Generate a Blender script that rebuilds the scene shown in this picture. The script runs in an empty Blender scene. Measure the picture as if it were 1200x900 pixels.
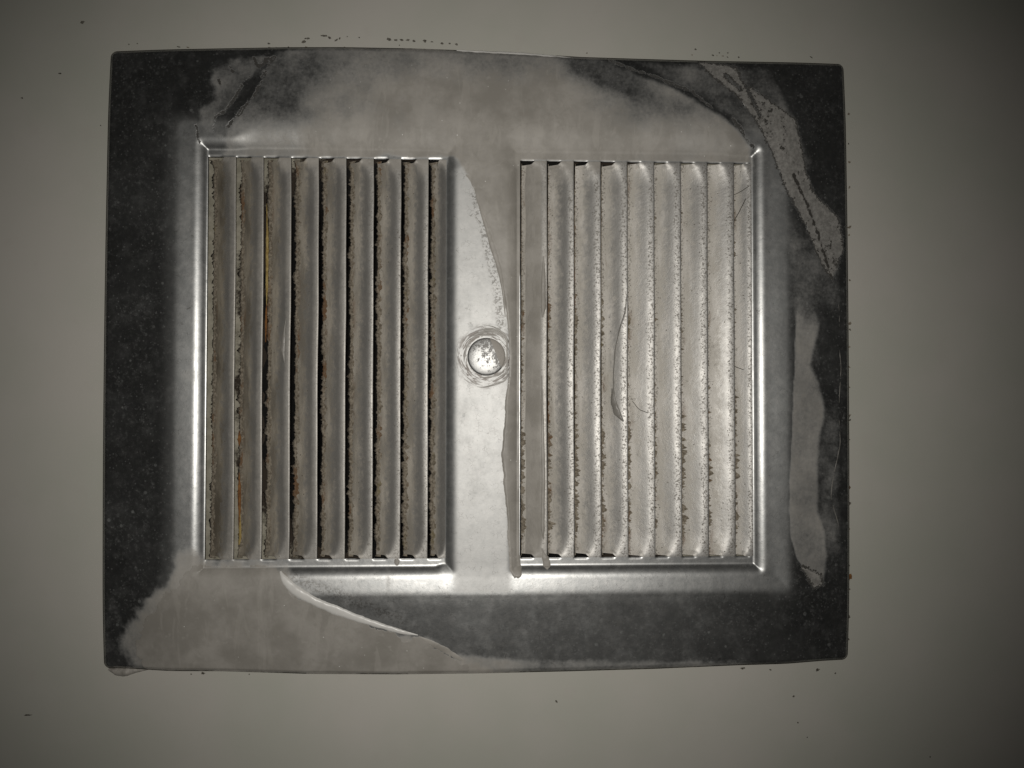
import bpy, math
import numpy as np
from mathutils import Matrix

# ------------------------------------------------------------------ camera, light, exposure
# All measures in millimetres on the wall: X to the right, Y DOWN, h out of the wall towards the room.
# World: x = X, z = -Y, y = -h (metres).
MM = 0.001
S = bpy.context.scene
ROT = np.array([[0.99922849, -0.0010345, -0.03926006],
                [0.00182945, 0.99979393, 0.02021778],
                [0.03923105, -0.020274, 0.99902447]])
CAM = np.array([-0.9777, 14.8720, -286.0505])         # lens: X, Y, depth (mm)
FOC = 950.0                                            # focal length in photo pixels (1200 wide)

def wv(v):                                             # (X, Y, depth) -> world axes
    return (v[0], v[2], -v[1])

cam = bpy.data.objects.new('camera', bpy.data.cameras.new('camera'))
S.collection.objects.link(cam); S.camera = cam
r_, u_, b_ = wv(ROT[0]), wv(-ROT[1]), wv(-ROT[2])
c_ = [k * MM for k in wv(CAM)]
cam.matrix_world = Matrix([[r_[i], u_[i], b_[i], c_[i]] for i in range(3)] + [[0, 0, 0, 1]])
cam.data.sensor_width = 36.0
cam.data.lens = FOC / 1200.0 * 36.0
cam.data.clip_start = 0.005; cam.data.clip_end = 20

w = bpy.data.worlds.new('World'); S.world = w; w.use_nodes = True
bg = w.node_tree.nodes['Background']
bg.inputs[0].default_value = (1.0, 0.98, 0.92, 1); bg.inputs[1].default_value = 0.012

# the flash of the phone, just beside the lens
fl = bpy.data.lights.new('flash', 'SPOT'); flash = bpy.data.objects.new('flash', fl)
S.collection.objects.link(flash)
FL = np.array([-4.0, 13.0, -284.0])
flash.location = [k * MM for k in wv(FL)]
from mathutils import Vector
tgt = Vector([k * MM for k in wv(np.array([-5.0, 9.0, 0.0]))])
flash.rotation_euler = (tgt - flash.location).to_track_quat('-Z', 'Y').to_euler()
fl.energy = 2.02; fl.spot_size = math.radians(93); fl.spot_blend = 1.0
fl.shadow_soft_size = 0.003; fl.color = (1.0, 0.965, 0.91)

S.view_settings.view_transform = 'Standard'; S.view_settings.look = 'None'
S.view_settings.exposure = 0.0; S.view_settings.gamma = 1.0
S.render.engine = 'CYCLES'
S.cycles.max_bounces = 6

# ------------------------------------------------------------------ helpers
def at(px, py, h=0.0):                                 # photo pixel -> X, Y on the plane at height h
    d = np.array([(px - 600.0) / FOC, (py - 450.0) / FOC, 1.0]) @ ROT
    t = (-h - CAM[2]) / d[2]
    return CAM[0] + d[0] * t, CAM[1] + d[1] * t

def poly(pts, h=2.0):
    return np.array([at(x, y, h) for x, y in pts])

def to_px(X, Y, h):                                    # X, Y, h arrays -> photo pixels
    q = np.stack([X - CAM[0], Y - CAM[1], -h - CAM[2]], -1) @ ROT.T
    return FOC * q[..., 0] / q[..., 2] + 600, FOC * q[..., 1] / q[..., 2] + 450

def sm(a, b, x):
    t = np.clip((x - a) / (b - a), 0, 1)
    return t * t * (3 - 2 * t)

_rng = np.random.RandomState(7)
_LAT = _rng.rand(8, 256, 256)
def vnoise(x, y, ch=0):
    L = _LAT[ch % 8]
    xi = np.floor(x).astype(int); yi = np.floor(y).astype(int)
    fx = x - xi; fy = y - yi
    fx = fx * fx * (3 - 2 * fx); fy = fy * fy * (3 - 2 * fy)
    a = L[xi & 255, yi & 255]; b = L[(xi + 1) & 255, yi & 255]
    c = L[xi & 255, (yi + 1) & 255]; d = L[(xi + 1) & 255, (yi + 1) & 255]
    return (a * (1 - fx) + b * fx) * (1 - fy) + (c * (1 - fx) + d * fx) * fy
def fbm(x, y, scale, oct=4, ch=0):                     # scale in mm, result about -0.5 .. 0.5
    s = 0; amp = 0.5; f = 1.0 / scale; tot = 0
    for o in range(oct):
        s = s + amp * (vnoise(x * f + 17.3 * o + 31 * ch, y * f + 9.1 * o + 53 * ch, ch + o) - 0.5)
        tot += amp; amp *= 0.55; f *= 2.03
    return s / tot

def seg_dist(X, Y, P, closed):
    best = np.full(X.shape, 1e9)
    n = len(P)
    for i in range(n if closed else n - 1):
        a = P[i]; b = P[(i + 1) % n]
        e = b - a; L = max(e @ e, 1e-9)
        t = np.clip(((X - a[0]) * e[0] + (Y - a[1]) * e[1]) / L, 0, 1)
        best = np.minimum(best, np.hypot(X - a[0] - t * e[0], Y - a[1] - t * e[1]))
    return best
def poly_sdf(X, Y, P):                                 # positive inside
    d = seg_dist(X, Y, P, True)
    ins = np.zeros(X.shape, bool)
    n = len(P)
    for i in range(n):
        x1, y1 = P[i]; x2, y2 = P[(i + 1) % n]
        if y1 == y2: continue
        c = ((y1 > Y) != (y2 > Y)) & (X < (x2 - x1) * (Y - y1) / (y2 - y1) + x1)
        ins ^= c
    return np.where(ins, d, -d)

def rrect(X, Y, x0, x1, y0, y1, r):                    # inside distance to a rounded rectangle
    cx, cy = (x0 + x1) / 2, (y0 + y1) / 2
    qx = np.abs(X - cx) - (x1 - x0) / 2 + r; qy = np.abs(Y - cy) - (y1 - y0) / 2 + r
    return r - (np.hypot(np.maximum(qx, 0), np.maximum(qy, 0)) + np.minimum(np.maximum(qx, qy), 0))

def world_pts(X, Y, h):
    return np.stack([X, -h, -Y], -1) * MM

def link(name, me, mat=None, parent=None):
    o = bpy.data.objects.new(name, me); S.collection.objects.link(o)
    if mat is not None: me.materials.append(mat)
    if parent is not None: o.parent = parent
    return o

def mesh(name, verts, faces, mat, parent=None, smooth=True, attrs=None, normals=None):
    me = bpy.data.meshes.new(name)
    verts = np.asarray(verts, np.float32)
    if isinstance(faces, np.ndarray):
        n, k = faces.shape
        me.vertices.add(len(verts)); me.vertices.foreach_set('co', verts.ravel())
        me.loops.add(n * k); me.loops.foreach_set('vertex_index', faces.astype(np.int32).ravel())
        me.polygons.add(n)
        me.polygons.foreach_set('loop_start', np.arange(0, n * k, k, dtype=np.int32))
        me.update(calc_edges=True)
    else:
        me.from_pydata([tuple(v) for v in verts], [], faces); me.update()
    me.validate()
    me.polygons.foreach_set('use_smooth', np.full(len(me.polygons), smooth))
    for nme, arr in (attrs or {}).items():
        a = me.attributes.new(nme, 'FLOAT', 'POINT')
        a.data.foreach_set('value', np.asarray(arr, np.float32).ravel())
    if normals is not None:
        me.normals_split_custom_set_from_vertices([tuple(v) for v in normals])
    return link(name, me, mat, parent)

def grid_faces(nr, nc):
    i = np.arange(nr * nc).reshape(nr, nc)
    # winding: front faces look to the room (-y)
    return np.stack([i[:-1, :-1], i[1:, :-1], i[1:, 1:], i[:-1, 1:]], -1).reshape(-1, 4)

# ------------------------------------------------------------------ materials
class NT:
    def __init__(s, name):
        s.m = bpy.data.materials.new(name); s.m.use_nodes = True
        s.t = s.m.node_tree; s.b = s.t.nodes['Principled BSDF']
        tc = s.t.nodes.new('ShaderNodeTexCoord')
        v = s.t.nodes.new('ShaderNodeVectorMath'); v.operation = 'SCALE'; v.inputs[3].default_value = 1000
        s.t.links.new(tc.outputs['Object'], v.inputs[0]); s.mm = v.outputs[0]
    def put(s, sock, v):
        if hasattr(v, 'links') or hasattr(v, 'is_linked'): s.t.links.new(v, sock)
        elif isinstance(v, (tuple, list)) and len(v) == 3 and sock.type == 'RGBA': sock.default_value = (*v, 1)
        else: sock.default_value = v
    def math(s, op, a, b=0.0, c=0.0, clamp=False):
        n = s.t.nodes.new('ShaderNodeMath'); n.operation = op; n.use_clamp = clamp
        s.put(n.inputs[0], a); s.put(n.inputs[1], b); s.put(n.inputs[2], c)
        return n.outputs[0]
    def add(s, a, b): return s.math('ADD', a, b)
    def mul(s, a, b): return s.math('MULTIPLY', a, b)
    def ramp(s, x, a, b, lo=0.0, hi=1.0):
        n = s.t.nodes.new('ShaderNodeMapRange'); n.interpolation_type = 'SMOOTHSTEP'
        s.put(n.inputs[0], x); s.put(n.inputs[1], a); s.put(n.inputs[2], b); s.put(n.inputs[3], lo); s.put(n.inputs[4], hi)
        return n.outputs[0]
    def noise(s, size, detail=4.0, rough=0.55, vec=None, dist=0.0):
        n = s.t.nodes.new('ShaderNodeTexNoise'); s.put(n.inputs['Vector'], vec or s.mm)
        n.inputs['Scale'].default_value = 1.0 / size; n.inputs['Detail'].default_value = detail
        n.inputs['Roughness'].default_value = rough; n.inputs['Distortion'].default_value = dist
        return n.outputs['Fac']
    def voro(s, size, feature='F1', vec=None):
        if vec is None:
            mp = s.t.nodes.new('ShaderNodeMapping'); mp.inputs['Rotation'].default_value = (0.71 + size * 0.13, 0.43, 1.13 + size * 0.37)
            s.t.links.new(s.mm, mp.inputs[0]); vec = mp.outputs[0]
        n = s.t.nodes.new('ShaderNodeTexVoronoi'); n.feature = feature; s.put(n.inputs['Vector'], vec)
        n.inputs['Scale'].default_value = 1.0 / size
        return n.outputs['Distance'], (n.outputs['Color'] if feature == 'F1' else None)
    def attr(s, name):
        n = s.t.nodes.new('ShaderNodeAttribute'); n.attribute_name = name
        return n.outputs['Fac']
    def mix(s, f, a, b):
        n = s.t.nodes.new('ShaderNodeMix'); n.data_type = 'RGBA'
        s.put(n.inputs[0], f); s.put(n.inputs[6], a); s.put(n.inputs[7], b)
        return n.outputs[2]
    def mixf(s, f, a, b):
        n = s.t.nodes.new('ShaderNodeMix'); n.data_type = 'FLOAT'
        s.put(n.inputs[0], f); s.put(n.inputs[2], a); s.put(n.inputs[3], b)
        return n.outputs[0]
    def scalev(s, v3):
        n = s.t.nodes.new('ShaderNodeVectorMath'); n.operation = 'MULTIPLY'
        s.t.links.new(s.mm, n.inputs[0]); n.inputs[1].default_value = v3
        return n.outputs[0]
    def sep(s):
        n = s.t.nodes.new('ShaderNodeSeparateXYZ'); s.t.links.new(s.mm, n.inputs[0])
        return n.outputs
    def bump(s, h, dist_mm, strength=1.0, prev=None):
        n = s.t.nodes.new('ShaderNodeBump'); n.inputs['Strength'].default_value = strength
        n.inputs['Distance'].default_value = dist_mm * MM
        s.put(n.inputs['Height'], h)
        if prev is not None: s.t.links.new(prev, n.inputs['Normal'])
        return n.outputs[0]
    def out(s, col=None, rough=None, metal=None, normal=None, spec=None):
        if col is not None: s.put(s.b.inputs['Base Color'], col)
        if rough is not None: s.put(s.b.inputs['Roughness'], rough)
        if metal is not None: s.put(s.b.inputs['Metallic'], metal)
        if normal is not None: s.t.links.new(normal, s.b.inputs['Normal'])
        if spec is not None: s.b.inputs['Specular IOR Level'].default_value = spec
        return s.m

PAINT = (0.37, 0.345, 0.31)
METAL = (0.62, 0.61, 0.59)

def paint_colour(n):
    a = n.noise(14, 5, 0.6); b = n.noise(2.2, 3)
    c = n.mix(n.ramp(a, 0.35, 0.68), (0.29, 0.272, 0.242), (0.405, 0.383, 0.348))
    c = n.mix(n.ramp(n.noise(4.5, 6, 0.7, None, 0.8), 0.50, 0.68, 0, 0.5), c, (0.29, 0.272, 0.24))
    st = n.noise(5.0, 5, 0.6, n.scalev((1.0, 1.0, 0.22)), 0.6)
    c = n.mix(n.ramp(st, 0.55, 0.62, 0, 0.3), c, (0.45, 0.425, 0.385))
    return n.mix(n.ramp(b, 0.62, 0.75, 0, 0.35), c, (0.46, 0.44, 0.40))

def mat_plate():
    n = NT('dusty pressed metal')
    x, y, z = n.sep()
    big = n.noise(11, 6, 0.6); mid = n.noise(2.0, 5, 0.6); fine = n.noise(0.35, 3)
    # faint dust and spots on the metal
    d1, c1 = n.voro(3.4)
    sp = n.t.nodes.new('ShaderNodeSeparateColor'); n.t.links.new(c1, sp.inputs[0])
    spot_r = n.mul(n.ramp(sp.outputs[0], 0.35, 1.0), 0.20)
    spots = n.ramp(n.math('SUBTRACT', n.add(d1, n.mul(fine, 0.08)), spot_r), 0.0, 0.07, 1.0, 0.0)
    d2, c2 = n.voro(1.1)
    sp2 = n.t.nodes.new('ShaderNodeSeparateColor'); n.t.links.new(c2, sp2.inputs[0])
    grit = n.mul(n.ramp(d2, 0.12, 0.32, 1, 0), n.ramp(sp2.outputs[1], 0.62, 0.95))
    clouds = n.ramp(n.noise(5.5, 6, 0.65), 0.48, 0.72)
    dust = n.add(n.add(n.mul(clouds, n.mixf(n.attr('worn'), 0.05, 0.02)), n.mul(spots, n.ramp(n.noise(6, 3), 0.35, 0.7, 0.02, 0.28))), n.mul(grit, 0.20))
    dust = n.add(dust, n.mul(n.ramp(n.noise(1.3, 5, 0.75), 0.50, 0.75), n.ramp(n.noise(16, 3), 0.3, 0.65, 0.02, 0.22)))
    dust = n.add(dust, n.add(0.006, n.mul(n.attr('grime_shade'), 0.4)))  # this mask brings grime and painted shade together
    dust = n.math('MINIMUM', dust, 0.9)
    mcol = n.mix(n.ramp(mid, 0.35, 0.7), (0.42, 0.425, 0.42), (0.51, 0.51, 0.50))
    col = n.mix(dust, mcol, (0.15, 0.175, 0.168))
    bar_sheen = n.mul(n.ramp(n.attr('worn'), 0.6, 1.0), 0.48)  # pale colour painted on the bar to strengthen its flash highlight
    col = n.mix(bar_sheen, col, (0.70, 0.695, 0.675))
    metal = n.mul(n.math('SUBTRACT', 1.0, dust), n.math('SUBTRACT', 1.0, bar_sheen))
    rough = n.add(n.ramp(big, 0.3, 0.7, 0.25, 0.28), n.add(n.mul(clouds, 0.03), n.mul(fine, 0.05)))
    rough = n.add(rough, n.mul(n.attr('worn'), 0.268))
    # dark scratches on the bright metal
    sc = n.voro(1.5, 'DISTANCE_TO_EDGE')[0]
    scr = n.mul(n.ramp(n.add(sc, n.mul(n.noise(0.5, 2), 0.05)), 0.035, 0.055, 1, 0), n.ramp(n.noise(3.0, 3), 0.5, 0.64))
    # brush swirls round the fixing
    dx = n.math('SUBTRACT', x, 1.1); dz = n.math('SUBTRACT', z, 0.5)
    rr = n.math('SQRT', n.add(n.mul(dx, dx), n.mul(dz, dz)))
    ang = n.math('ARCTAN2', dz, dx)
    cv = n.t.nodes.new('ShaderNodeCombineXYZ')
    n.put(cv.inputs[0], n.mul(rr, 1.7)); n.put(cv.inputs[1], n.mul(ang, 2.2)); cv.inputs[2].default_value = 3.0
    swn = n.noise(1.0, 4, 0.6, cv.outputs[0], 0.4)
    swm = n.mul(n.ramp(rr, 6.5, 7.0), n.ramp(n.add(rr, n.mul(n.noise(4, 3), 3.5)), 10.6, 13.8, 1, 0))
    swirl = n.mul(n.ramp(swn, 0.47, 0.56), swm)
    col = n.mix(n.mul(scr, 0.5), col, (0.12, 0.11, 0.10))
    col = n.mix(n.mul(swirl, 0.9), col, (0.16, 0.14, 0.125))
    scf = n.mul(n.ramp(n.noise(0.9, 5, 0.7), 0.47, 0.58), n.attr('scuff'))
    col = n.mix(n.mul(scf, 0.8), col, (0.20, 0.19, 0.175))
    # thin film of paint wiped over the metal
    film = n.attr('film')
    fn = n.add(n.mul(n.math('SUBTRACT', n.noise(9, 6, 0.62), 0.5), 0.55), n.mul(n.math('SUBTRACT', n.noise(1.1, 4, 0.65), 0.5), 0.34))
    gate = n.ramp(film, 0.02, 0.15)
    ff = n.math('MULTIPLY_ADD', gate, fn, film, clamp=True)
    pc = paint_colour(n)
    glint_d, glint_c = n.voro(1.6)
    sg = n.t.nodes.new('ShaderNodeSeparateColor'); n.t.links.new(glint_c, sg.inputs[0])
    glint = n.mul(n.ramp(glint_d, 0.07, 0.13, 1, 0), n.ramp(sg.outputs[2], 0.93, 0.95))  # sparkle painted on as white specks
    pc = n.mix(glint, pc, (0.85, 0.84, 0.80))
    thin = n.ramp(ff, 0.08, 0.95)
    col = n.mix(thin, col, pc)
    metal = n.mul(metal, n.math('SUBTRACT', 1.0, thin))
    rough = n.mixf(thin, rough, 0.62)
    # flaking skin with dark broken outlines
    fl = n.add(n.attr('flake'), n.add(n.mul(n.math('SUBTRACT', n.noise(2.2, 5, 0.7), 0.5), 2.6), n.mul(n.math('SUBTRACT', n.noise(0.7, 3, 0.7), 0.5), 3.2)))
    flin = n.ramp(fl, 0.05, 0.2)
    col = n.mix(n.mul(flin, 0.92), col, n.mix(n.ramp(n.noise(1.6, 6, 0.75), 0.36, 0.66), (0.19, 0.182, 0.168), (0.34, 0.328, 0.305)))
    metal = n.mul(metal, n.math('SUBTRACT', 1.0, n.mul(flin, 0.92)))
    blk = n.mul(n.mul(n.ramp(n.noise(2.0, 5, 0.75), 0.56, 0.61), n.ramp(n.noise(7, 3), 0.46, 0.56)), flin)
    line = n.mul(n.ramp(n.math('ABSOLUTE', fl), 0.22, 0.42, 1, 0), n.ramp(n.noise(4, 3), 0.32, 0.42))
    ck = n.add(n.attr('crack'), n.add(n.mul(n.math('SUBTRACT', n.noise(2.6, 5, 0.7), 0.5), 4.0), 0.0))
    ckl = n.mul(n.ramp(n.math('ABSOLUTE', ck), 0.26, 0.55, 1, 0), n.ramp(n.noise(2.5, 3), 0.28, 0.36))
    dark = n.math('MAXIMUM', n.math('MAXIMUM', line, ckl), blk)
    col = n.mix(n.mul(dark, 0.9), col, (0.02, 0.017, 0.013))
    metal = n.mul(metal, n.math('SUBTRACT', 1.0, dark))
    rough = n.mixf(dark, rough, 0.9)
    h = n.add(n.mul(fine, 0.25), n.add(n.mul(thin, 0.5), n.add(n.mul(flin, 1.0), n.mul(dark, -1.2))))
    h = n.add(h, n.add(n.mul(n.noise(1.2, 3), 0.5), n.mul(n.mul(swn, swm), 3.0)))
    return n.out(col, rough, metal, n.bump(h, 0.05, 0.6))

def mat_slat():
    n = NT('dusty louvre metal')
    s = n.attr('across'); film = n.attr('film'); lft = n.attr('dust_tone')
    fine = n.noise(0.3, 3, 0.65); mid = n.noise(1.6, 5, 0.65); big = n.noise(9, 5)
    lv = n.noise(5.0, 4, 0.6, n.scalev((1.0, 1.0, 0.25)))
    # dust settles on the deep half of a slat
    edge = n.add(s, n.mul(n.math('SUBTRACT', mid, 0.5), 0.75))
    dl = n.ramp(edge, 0.10, n.mixf(lft, 0.66, 0.72), 1.0, 0.0)
    dust = n.add(n.mul(dl, n.mixf(lft, 0.86, 0.95)), n.mixf(lft, 0.20, 0.42))
    brown = n.mix(n.ramp(lv, 0.35, 0.7), (0.115, 0.098, 0.073), (0.33, 0.29, 0.225))
    pale = n.mix(n.ramp(lv, 0.4, 0.7), (0.54, 0.508, 0.45), (0.72, 0.685, 0.63))
    dcol = n.mix(lft, pale, brown)
    rust = n.mul(n.ramp(n.noise(6, 5, 0.7, n.scalev((1, 1, 0.4))), 0.54, 0.68), n.ramp(s, 0.0, 0.34, 1, 0))
    dcol = n.mix(n.mul(rust, 0.75), dcol, (0.16, 0.085, 0.035))
    mcol = n.mix(n.ramp(mid, 0.35, 0.7), (0.38, 0.375, 0.365), (0.46, 0.455, 0.44))
    dust = n.math('MINIMUM', dust, 0.97)
    col = n.mix(dust, mcol, dcol)
    metal = n.math('SUBTRACT', 1.0, dust)
    # fine dark speckle on the upturned lip and near the slit
    d, c = n.voro(0.95)
    sc = n.t.nodes.new('ShaderNodeSeparateColor'); n.t.links.new(c, sc.inputs[0])
    lipm = n.add(n.ramp(n.add(s, n.mul(n.math('SUBTRACT', big, 0.5), 0.3)), 0.60, 0.80), n.ramp(s, 0.02, 0.30, 1.1, 0.0))
    lipm = n.mul(n.math('MINIMUM', lipm, 1.0), n.mixf(lft, 1.0, 0.55))
    sn = n.noise(0.6, 3, 0.7)
    speck = n.mul(n.ramp(n.add(sn, n.mul(n.math('SUBTRACT', lipm, 1.0), 0.16)), 0.505, 0.60), n.mixf(lft, 0.9, 0.6))
    speck = n.mul(speck, n.ramp(lipm, 0.03, 0.2))
    few = n.mul(n.ramp(d, 0.2, 0.3, 1, 0), n.math('LESS_THAN', sc.outputs[1], 0.02))
    speck = n.math('MAXIMUM', speck, few)
    hair = n.voro(2.3, 'DISTANCE_TO_EDGE')[0]
    hairs = n.mul(n.ramp(n.add(hair, n.mul(n.noise(0.8, 2), 0.06)), 0.04, 0.055, 1, 0), n.ramp(n.noise(3.5, 3), 0.56, 0.62))
    speck = n.math('MAXIMUM', speck, n.mul(hairs, n.ramp(s, 0.1, 0.5, 0.9, 0.0)))
    dk = n.mul(speck, n.math('SUBTRACT', 1.0, film))
    col = n.mix(n.mul(dk, 0.8), col, (0.10, 0.085, 0.065))
    metal = n.mul(metal, n.math('SUBTRACT', 1.0, n.mul(dk, 0.8)))
    ff = n.ramp(n.add(film, n.mul(n.math('SUBTRACT', n.noise(1.4, 4), 0.5), 0.35)), 0.25, 0.7)
    ff = n.mul(ff, n.ramp(film, 0.01, 0.1))
    col = n.mix(ff, col, paint_colour(n))
    metal = n.mul(metal, n.math('SUBTRACT', 1.0, ff))
    rough = n.mixf(ff, n.ramp(big, 0.3, 0.7, 0.48, 0.55), 0.5)
    h = n.add(n.mul(fine, n.add(0.3, dl)), n.mul(n.noise(1.0, 3), 0.5))
    return n.out(col, rough, metal, n.bump(h, 0.12, 0.7))

def mat_paint(name='dried wall paint', shade=1.0, rough=0.5):
    n = NT(name)
    c = paint_colour(n)
    g, gc = n.voro(1.8)
    sg = n.t.nodes.new('ShaderNodeSeparateColor'); n.t.links.new(gc, sg.inputs[0])
    c = n.mix(n.mul(n.ramp(g, 0.06, 0.12, 1, 0), n.ramp(sg.outputs[2], 0.94, 0.96)), c, (0.8, 0.79, 0.75))  # sparkle of the paint, coloured in as white specks
    if shade != 1.0:
        c = n.mix(min(1, abs(shade - 1)), c, (0.80, 0.79, 0.76) if shade > 1 else (0.05, 0.05, 0.045))
    h = n.add(n.noise(7, 4), n.mul(n.noise(1.5, 4), 0.3))
    return n.out(c, n.ramp(n.noise(5, 3), 0.3, 0.7, rough - 0.08, rough + 0.1), 0.0, n.bump(h, 0.25, 0.35))

def mat_wall():
    n = NT('matt cream wall paint')
    a = n.noise(60, 4); b = n.noise(9, 5); f = n.noise(0.7, 3)
    c = n.mix(n.ramp(a, 0.3, 0.7), (0.474, 0.474, 0.416), (0.524, 0.503, 0.458))
    c = n.mix(n.ramp(b, 0.58, 0.75, 0, 0.3), c, (0.48, 0.452, 0.41))
    x, y, z = n.sep()
    band = n.mul(n.ramp(z, 106, 112), n.ramp(n.noise(12, 4), 0.3, 0.8))
    h = n.add(n.mul(n.noise(22, 3), 3.0), n.add(n.mul(b, 0.7), n.mul(f, 0.12)))
    return n.out(c, 0.6, 0.0, n.bump(h, 0.12, 0.4), 0.25)

def mat_simple(name, a, b, size, rough=0.85, bump=0.1, metal=0.0):
    n = NT(name)
    t = n.noise(size, 5, 0.65)
    return n.out(n.mix(n.ramp(t, 0.33, 0.68), a, b), rough, metal, n.bump(n.noise(size * 0.4, 4), bump, 0.7))

M_plate = mat_plate(); M_slat = mat_slat(); M_paint = mat_paint(); M_wall = mat_wall()
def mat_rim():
    n = NT('grimy shadowed rim')
    c = n.mix(n.ramp(n.noise(3, 5), 0.35, 0.7), (0.018, 0.016, 0.012), (0.06, 0.052, 0.04))  # near-black colour holds both grime and the shadow along the edge
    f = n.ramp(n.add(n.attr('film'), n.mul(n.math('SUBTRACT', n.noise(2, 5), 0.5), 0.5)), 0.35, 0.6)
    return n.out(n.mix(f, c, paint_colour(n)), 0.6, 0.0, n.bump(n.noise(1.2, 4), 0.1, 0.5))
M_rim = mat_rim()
M_ridge = mat_paint('pale dried paint ridge', 1.75, 0.35)
def mat_plaster():
    n = NT('rough plaster in the recess')
    c = n.mix(n.ramp(n.noise(4, 5), 0.33, 0.68), (0.24, 0.225, 0.175), (0.37, 0.345, 0.28))
    so = n.add(n.attr('hole_dark'), n.mul(n.math('SUBTRACT', n.noise(2.5, 6, 0.7), 0.5), 1.3))  # plaster colour darkens towards the opening
    c = n.mix(n.ramp(so, 0.25, 0.6), c, (0.03, 0.022, 0.015))
    return n.out(c, 0.95, 0.0, n.bump(n.noise(1.5, 4), 0.4, 0.7))
M_plaster = mat_plaster()
M_drip = mat_paint('grey paint run', 0.58, 0.4)
M_duct = mat_simple('dark duct lining', (0.012, 0.011, 0.010), (0.03, 0.027, 0.022), 8.0, 0.9, 0.3)  # near-black throughout
def mat_dust():
    n = NT('brown dust')
    c = n.mix(n.ramp(n.noise(0.9, 5, 0.65), 0.33, 0.68), (0.11, 0.09, 0.065), (0.32, 0.28, 0.22))
    r = n.noise(7, 5, 0.7, n.scalev((1, 1, 0.5)))
    c = n.mix(n.ramp(r, 0.56, 0.66, 0, 0.8), c, (0.15, 0.075, 0.03))
    c = n.mix(n.ramp(r, 0.40, 0.30, 0, 0.5), c, (0.20, 0.16, 0.06))
    return n.out(c, 0.95, 0.0, n.bump(n.noise(0.5, 4), 0.2, 0.8))
M_dust = mat_dust()
M_pale = mat_simple('grey dust', (0.15, 0.13, 0.10), (0.38, 0.345, 0.285), 0.8, 0.95, 0.1)
M_rust = mat_simple('rust', (0.11, 0.045, 0.015), (0.24, 0.11, 0.03), 1.0, 0.95, 0.1)
M_fleck = mat_simple('dark dirt', (0.05, 0.044, 0.034), (0.20, 0.185, 0.155), 0.6, 0.9, 0.05)
M_hair = mat_simple('dark fibre', (0.05, 0.045, 0.035), (0.09, 0.08, 0.06), 1.0, 0.8, 0.01)

# ------------------------------------------------------------------ wall, recess, duct
HW = -2.0                                              # wall surface, mm below the rim of the plate
def kind(o, k='structure'): o['kind'] = k; return o
def wall_build():
    xs = [-420, -116, 116, 420]; ys = [-340, -94, 94, 340]
    V = []; F = []
    def fine(x0, x1, y0, y1, h, nx, ny):
        b = len(V)
        for j in range(ny + 1):
            for i in range(nx + 1):
                V.append((x0 + (x1 - x0) * i / nx, y0 + (y1 - y0) * j / ny, h))
        for j in range(ny):
            for i in range(nx):
                a = b + j * (nx + 1) + i
                F.append((a, a + nx + 1, a + nx + 2, a + 1))
    for j in range(3):
        for i in range(3):
            if i == 1 and j == 1: continue
            fine(xs[i], xs[i + 1], ys[j], ys[j + 1], HW, 6, 6)
    V2 = np.array(V, float)
    o = mesh('wall', world_pts(V2[:, 0], V2[:, 1], V2[:, 2]), F, M_wall)
    kind(o)
    # recess behind the plate: reveal and back with a rounded opening
    V = []; F = []
    N = 256; HB = -16.0
    def ring(fn, h): 
        b = len(V)
        for k in range(N):
            t = 2 * math.pi * (k + 0.5) / N
            x, y = fn(t); V.append((x, y, h))
        return b
    def rect(t):
        c, s_ = math.cos(t), math.sin(t); k = max(abs(c) / 116.0, abs(s_) / 94.0); return c / k, s_ / k
    def sup(t):
        c, s_ = math.cos(t), math.sin(t); jg = 1 + 0.008 * math.sin(7 * t + 1) + 0.010 * math.sin(17 * t) + 0.010 * math.sin(41 * t + 2) + 0.006 * math.sin(67 * t); c *= 1 / jg; s_ *= 1 / jg; k = ((abs(c) / 81.0) ** 3.6 + (abs(s_) / 76.0) ** 3.6) ** (1 / 3.6); return math.cos(t) / k, math.sin(t) / k
    def bridge(a, b):
        for k in range(N):
            k2 = (k + 1) % N
            F.append((a + k, b + k, b + k2, a + k2))
    bridge(ring(rect, HW), ring(rect, HB)); b1 = ring(rect, HB)
    b2 = ring(lambda t: (sup(t)[0] * 1.16, sup(t)[1] * 1.16), HB); bridge(b1, b2); b3 = ring(sup, HB); bridge(b2, b3)
    hole_dark = np.zeros(len(V)); hole_dark[b3:b3 + N] = 1.1; hole_dark[b2:b2 + N] = 0.12
    V2 = np.array(V)
    o2 = mesh('wall_recess', world_pts(V2[:, 0], V2[:, 1], V2[:, 2]), F, M_plaster, None, False, {'hole_dark': hole_dark}); kind(o2)
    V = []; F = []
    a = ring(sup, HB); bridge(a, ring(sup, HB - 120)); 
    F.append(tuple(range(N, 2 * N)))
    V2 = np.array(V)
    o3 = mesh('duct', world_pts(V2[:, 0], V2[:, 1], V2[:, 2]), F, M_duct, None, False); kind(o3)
    return o
wall = wall_build()

# ------------------------------------------------------------------ the vent grille
grille = bpy.data.objects.new('vent_grille', None); S.collection.objects.link(grille)
grille.empty_display_size = 0.02
grille['label'] = 'grey pressed metal ventilation grille with two banks of vertical slats, smeared with wall paint'
grille['category'] = 'vent grille'

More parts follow.
